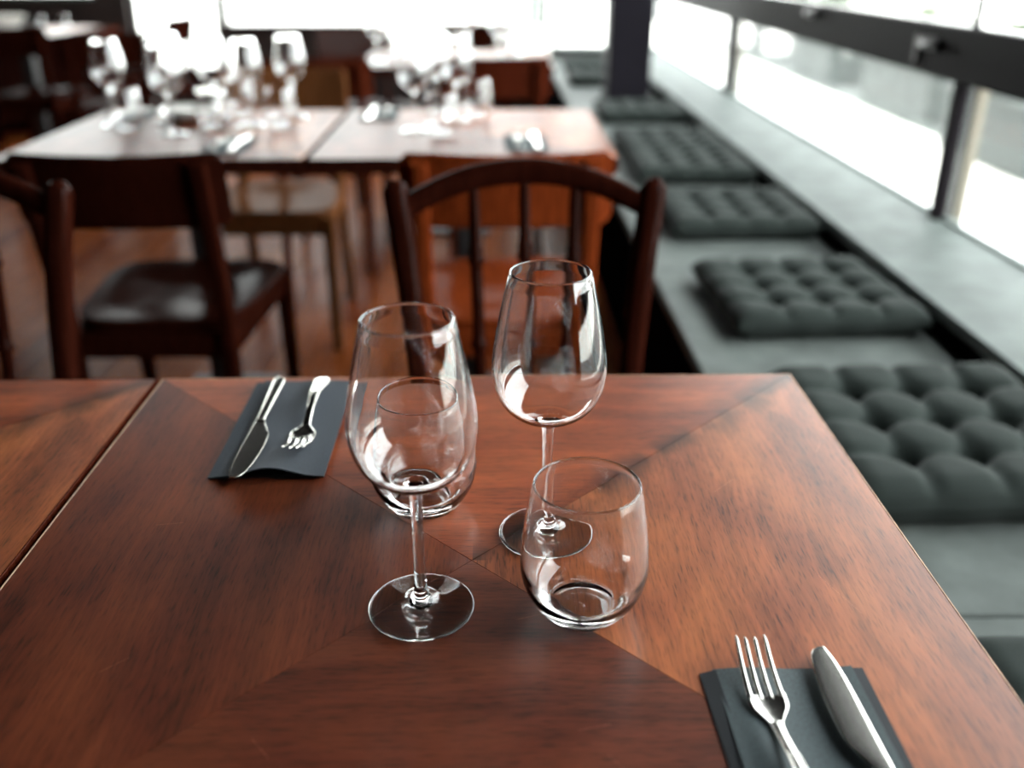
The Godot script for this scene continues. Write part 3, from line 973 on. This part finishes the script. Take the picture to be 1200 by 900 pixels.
var tables := []
func build_furniture() -> void:
	make_table("square veneered dining table in the foreground carrying the four glasses", Vector3(-0.0195, 0, -0.567), TW, TD, "edge_highlight_wood")
	make_table("square veneered table joined to the left side of the foreground table", Vector3(-0.6965, 0, -0.567), TW, TD, "mid_wood")
	make_table("veneered table behind the bare-backed chair at left, set with glasses", Vector3(-0.767, 0, -2.4025), 0.688, 0.705)
	make_table("veneered table beside the bench behind the spindle chair, second row", Vector3(-0.069, 0, -2.4025), 0.688, 0.705)
	make_table("third-row veneered table next to the bench", Vector3(-0.16, 0, -4.20), 0.80, 0.70)
	make_table("farthest veneered table in the row, near the back window", Vector3(-0.10, 0, -6.05), 0.688, 0.70)
	make_table("dark veneered table at far left in front of the wooden sideboard", Vector3(-2.75, 0, -5.80), 0.688, 0.70)
	make_spindle_chair("dark spindle-back chair with arched top rail, directly behind the glasses", Vector3(0.051, 0, -1.120), 0.03, M.dark_wood)
	make_spindle_chair("dark spindle-back chair cut off by the picture's left edge", Vector3(-0.828, 0, -1.120), 0.0, M.dark_wood)
	var a := make_panel_chair("dark panel-back chair at left with a shiny seat, facing away", Vector3(-0.733, 0, -2.035), PI, M.dark_wood)
	var b := make_panel_chair("orange-brown panel-back chair seen through the spindle chair, facing away", Vector3(0.018, 0, -2.030), PI + 0.02, M.orange_wood)
	make_panel_chair("golden-brown panel-back chair on the second-row table's far side, facing the camera", Vector3(-0.70, 0, -2.985), 0.0, M.pale_wood)
	var c := make_panel_chair("reddish-brown panel-back chair before the third-row table, nearer the aisle", Vector3(-0.66, 0, -3.80), PI, M.mid_wood)
	copy(c, "reddish-brown panel-back chair before the third-row table, nearer the bench", Vector3(0.0, 0, -3.825), PI)
	copy(a, "dark panel-back chair behind the third-row table on the aisle side", Vector3(-0.62, 0, -4.90), 0.5)
	copy(a, "dark panel-back chair before the farthest table of the row", Vector3(-0.10, 0, -5.66), PI)
	copy(a, "dark panel-back chair in front of the far left table", Vector3(-2.55, 0, -5.42), PI)
	copy(a, "dark panel-back chair standing alone in the aisle at left", Vector3(-1.95, 0, -4.95), PI + 0.35)
	copy(a, "dark panel-back chair at the far left table's aisle side", Vector3(-2.12, 0, -5.95), -PI / 2)

func build_tableware() -> void:
	var wine := lathe_mesh(wine_profile(), 96)
	var tum := lathe_mesh(tumbler_profile(), 96)
	single("wine_glass", wine, M.glass, "empty stemmed wine glass at front left, standing before a tumbler", "wine glass", Vector3(-0.053, 0.7501, -0.513), 0.0, "empty wine glasses")
	single("wine_glass", wine, M.glass, "empty stemmed wine glass farther back, in front of the chair's spindles", "wine glass", Vector3(0.0375, 0.7501, -0.601), 0.0, "empty wine glasses")
	single("tumbler", tum, M.glass, "empty stemless tumbler at front right, nearest the lower napkin", "tumbler", Vector3(0.0580, 0.7501, -0.511), 0.0, "empty tumblers")
	single("tumbler", tum, M.glass, "empty stemless tumbler seen through the front left wine glass", "tumbler", Vector3(-0.0600, 0.7501, -0.646), 0.0, "empty tumblers")
	make_napkin("dark blue-grey folded napkin at lower right of the table", Vector3(0.1805, 0.7501, -0.347), 0.0, false)
	make_fork("steel fork with tines past the lower right napkin's edge", Vector3(0.1605, 0.7531, -0.370), 0.02)
	make_knife("steel table knife on the lower right napkin", Vector3(0.2095, 0.7531, -0.351), 0.05)
	make_napkin("dark blue-grey folded napkin by the table's far left edge", Vector3(-0.198, 0.7501, -0.785), PI, true)
	make_fork("steel fork on the far left napkin, tines towards the camera", Vector3(-0.1795, 0.7545, -0.795), PI + 0.02)
	make_knife("steel table knife on the far left napkin, tip towards the camera", Vector3(-0.2230, 0.7535, -0.785), PI + 0.0)

func build_background() -> void:
	var wine := lathe_mesh(wine_profile(), 40)
	var tum := lathe_mesh(tumbler_profile(), 40)
	# second-row tables: four places
	var wl := ["wine glass", "stemmed glass"]
	var places := [[-0.62, -2.20, 1], [0.075, -2.22, 1], [-1.00, -2.64, -1], [-0.32, -2.66, -1]]
	var nl := ["napkin with cutlery before the dark panel-back chair", "napkin with cutlery before the orange-brown chair", "napkin with cutlery at the second-row table's far aisle corner", "napkin with cutlery at the far side, between the second-row tables"]
	for i in 4:
		var p: Array = places[i]
		var turn := 0.0 if p[2] == 1 else PI
		var o := make_napkin("dark folded " + nl[i], Vector3(p[0], 0.7501, p[1]), turn, false)
		make_fork("steel fork on the " + nl[i], Vector3(p[0] - 0.02 * p[2], 0.7531, p[1] - 0.01), turn)
		make_knife("steel knife on the " + nl[i], Vector3(p[0] + 0.022 * p[2], 0.7531, p[1]), turn)
	var wg := [[-0.80, -2.36, "before the dark panel-back chair"], [-0.86, -2.52, "at the aisle-side table's middle"], [-0.20, -2.40, "left of the orange-brown chair's napkin"], [-0.10, -2.55, "in the middle of the bench-side second-row table"], [-0.55, -2.62, "at the aisle-side table's far right corner"], [-0.16, -2.70, "at the bench-side second-row table's far edge"]]
	wg.append_array([[-0.99, -2.50, "nearest the aisle edge"], [-0.74, -2.56, "beside the stacked plates"], [-0.64, -2.50, "right of the aisle-side pair"], [-0.90, -2.70, "at the aisle-side table's far edge"]])
	for q in wg:
		single("wine_glass", wine, M.glass, "blurred stemmed wine glass on the second row, " + q[2], "wine glass", Vector3(q[0], 0.7501, q[1]), 0.0, "wine glasses on the second-row tables")
	var tg := [[-0.72, -2.44, "in front of the stemmed glasses on the aisle side"], [-0.94, -2.44, "close to the aisle edge"], [-0.55, -2.46, "beside the dark chair's napkin"], [-0.13, -2.34, "near the orange-brown chair"], [-0.05, -2.62, "far side by the bench"], [-0.70, -2.66, "at the far edge behind the white plates"]]
	for q in tg:
		single("tumbler", tum, M.glass, "stemless tumbler on the second row, " + q[2], "tumbler", Vector3(q[0], 0.7501, q[1]), 0.0, "tumblers on the second-row tables")
	# small plates
	var pp := curve([Vector2(0, 0.002), Vector2(0.045, 0.001), Vector2(0.055, 0.004), Vector2(0.078, 0.013), Vector2(0.0795, 0.0145), Vector2(0.078, 0.0155), Vector2(0.055, 0.008), Vector2(0.045, 0.005), Vector2(0, 0.005)], 4)
	var pm := lathe_mesh(pp, 40)
	for k in 3:
		single("side_plate", pm, M.ceramic, "white side plate, %s of the stack on the aisle-side second-row table" % ["lowest", "middle", "topmost"][k], "plate", Vector3(-0.83, 0.7501 + k * 0.0065, -2.62), 0.0, "stacked white side plates")
	# third row and beyond
	var far := [[-0.48, -4.02], [-0.40, -4.30], [-0.25, -4.05], [0.02, -4.10], [-0.12, -4.35], [0.10, -4.32], [-0.02, -5.95], [0.06, -6.1], [-0.22, -6.0]]
	for i in far.size():
		var row := "third-row" if i < 6 else "farthest"
		var where: String = ["at the aisle end", "right of the aisle-side pair", "at the bench table's near left corner", "at the near edge towards the bench", "in the middle of the bench-side table", "at the bench-side corner", "in the middle", "towards the bench", "towards the aisle"][i]
		single("wine_glass", wine, M.glass, "stemmed wine glass on the %s table, %s" % [row, where], "wine glass", Vector3(far[i][0], 0.7501, far[i][1]), 0.0, "wine glasses on the far tables")
	for i in 4:
		var p: Array = [[-0.40, -4.12], [-0.14, -4.12], [0.05, -4.22], [-0.12, -6.12]][i]
		single("tumbler", tum, M.glass, "blurred stemless tumbler on the %s" % ["third-row table's aisle end", "third-row bench table, left one", "third-row bench table, right one", "farthest table"][i], "tumbler", Vector3(p[0], 0.7501, p[1]), 0.0, "tumblers on the far tables")
	# wooden hutch by the back wall
	var h := thing("sideboard", "dark wooden sideboard with glasses under the far left back window", "cabinet", Vector3(-3.40, 0, -7.02))
	part("carcass_base", bx(Vector3(1.30, 0.62, 0.46), 0.005, Vector3(0, 0.33, 0)), M.hutch_wood, h)
	part("worktop", bx(Vector3(1.34, 0.03, 0.50), 0.004, Vector3(0, 0.656, 0.0)), M.mid_wood, h)
	for k in 3:
		var d := part("door", bx(Vector3(0.41, 0.54, 0.02), 0.004, Vector3((k - 1) * 0.43, 0.33, 0.242)), M.hutch_wood, h)
		part("knob", lathe_mesh(PackedVector2Array([Vector2(0, -.012), Vector2(.009, -.010), Vector2(.012, 0), Vector2(.009, .01), Vector2(0, .012)]), 16), M.iron, d, Vector3((k - 1) * 0.43 + 0.15, 0.40, 0.262))
	for k in 4:
		var sp: Array = [[-3.78, "leftmost"], [-3.61, "second from the left"], [-3.17, "third from the left"], [-3.0, "nearest the door"]][k]
		single("tumbler", tum, M.glass, "tumbler on the sideboard, " + sp[1], "tumbler", Vector3(sp[0], 0.6711, -6.95), 0.0, "tumblers on the sideboard")
	single("serving_bowl", lathe_mesh(curve([Vector2(0, 0.003), Vector2(0.05, 0.001), Vector2(0.09, 0.03), Vector2(0.13, 0.09), Vector2(0.132, 0.093), Vector2(0.128, 0.092), Vector2(0.088, 0.036), Vector2(0.05, 0.010), Vector2(0, 0.010)], 4), 48), M.ceramic, "white serving bowl on the sideboard", "bowl", Vector3(-3.39, 0.6725, -6.93))
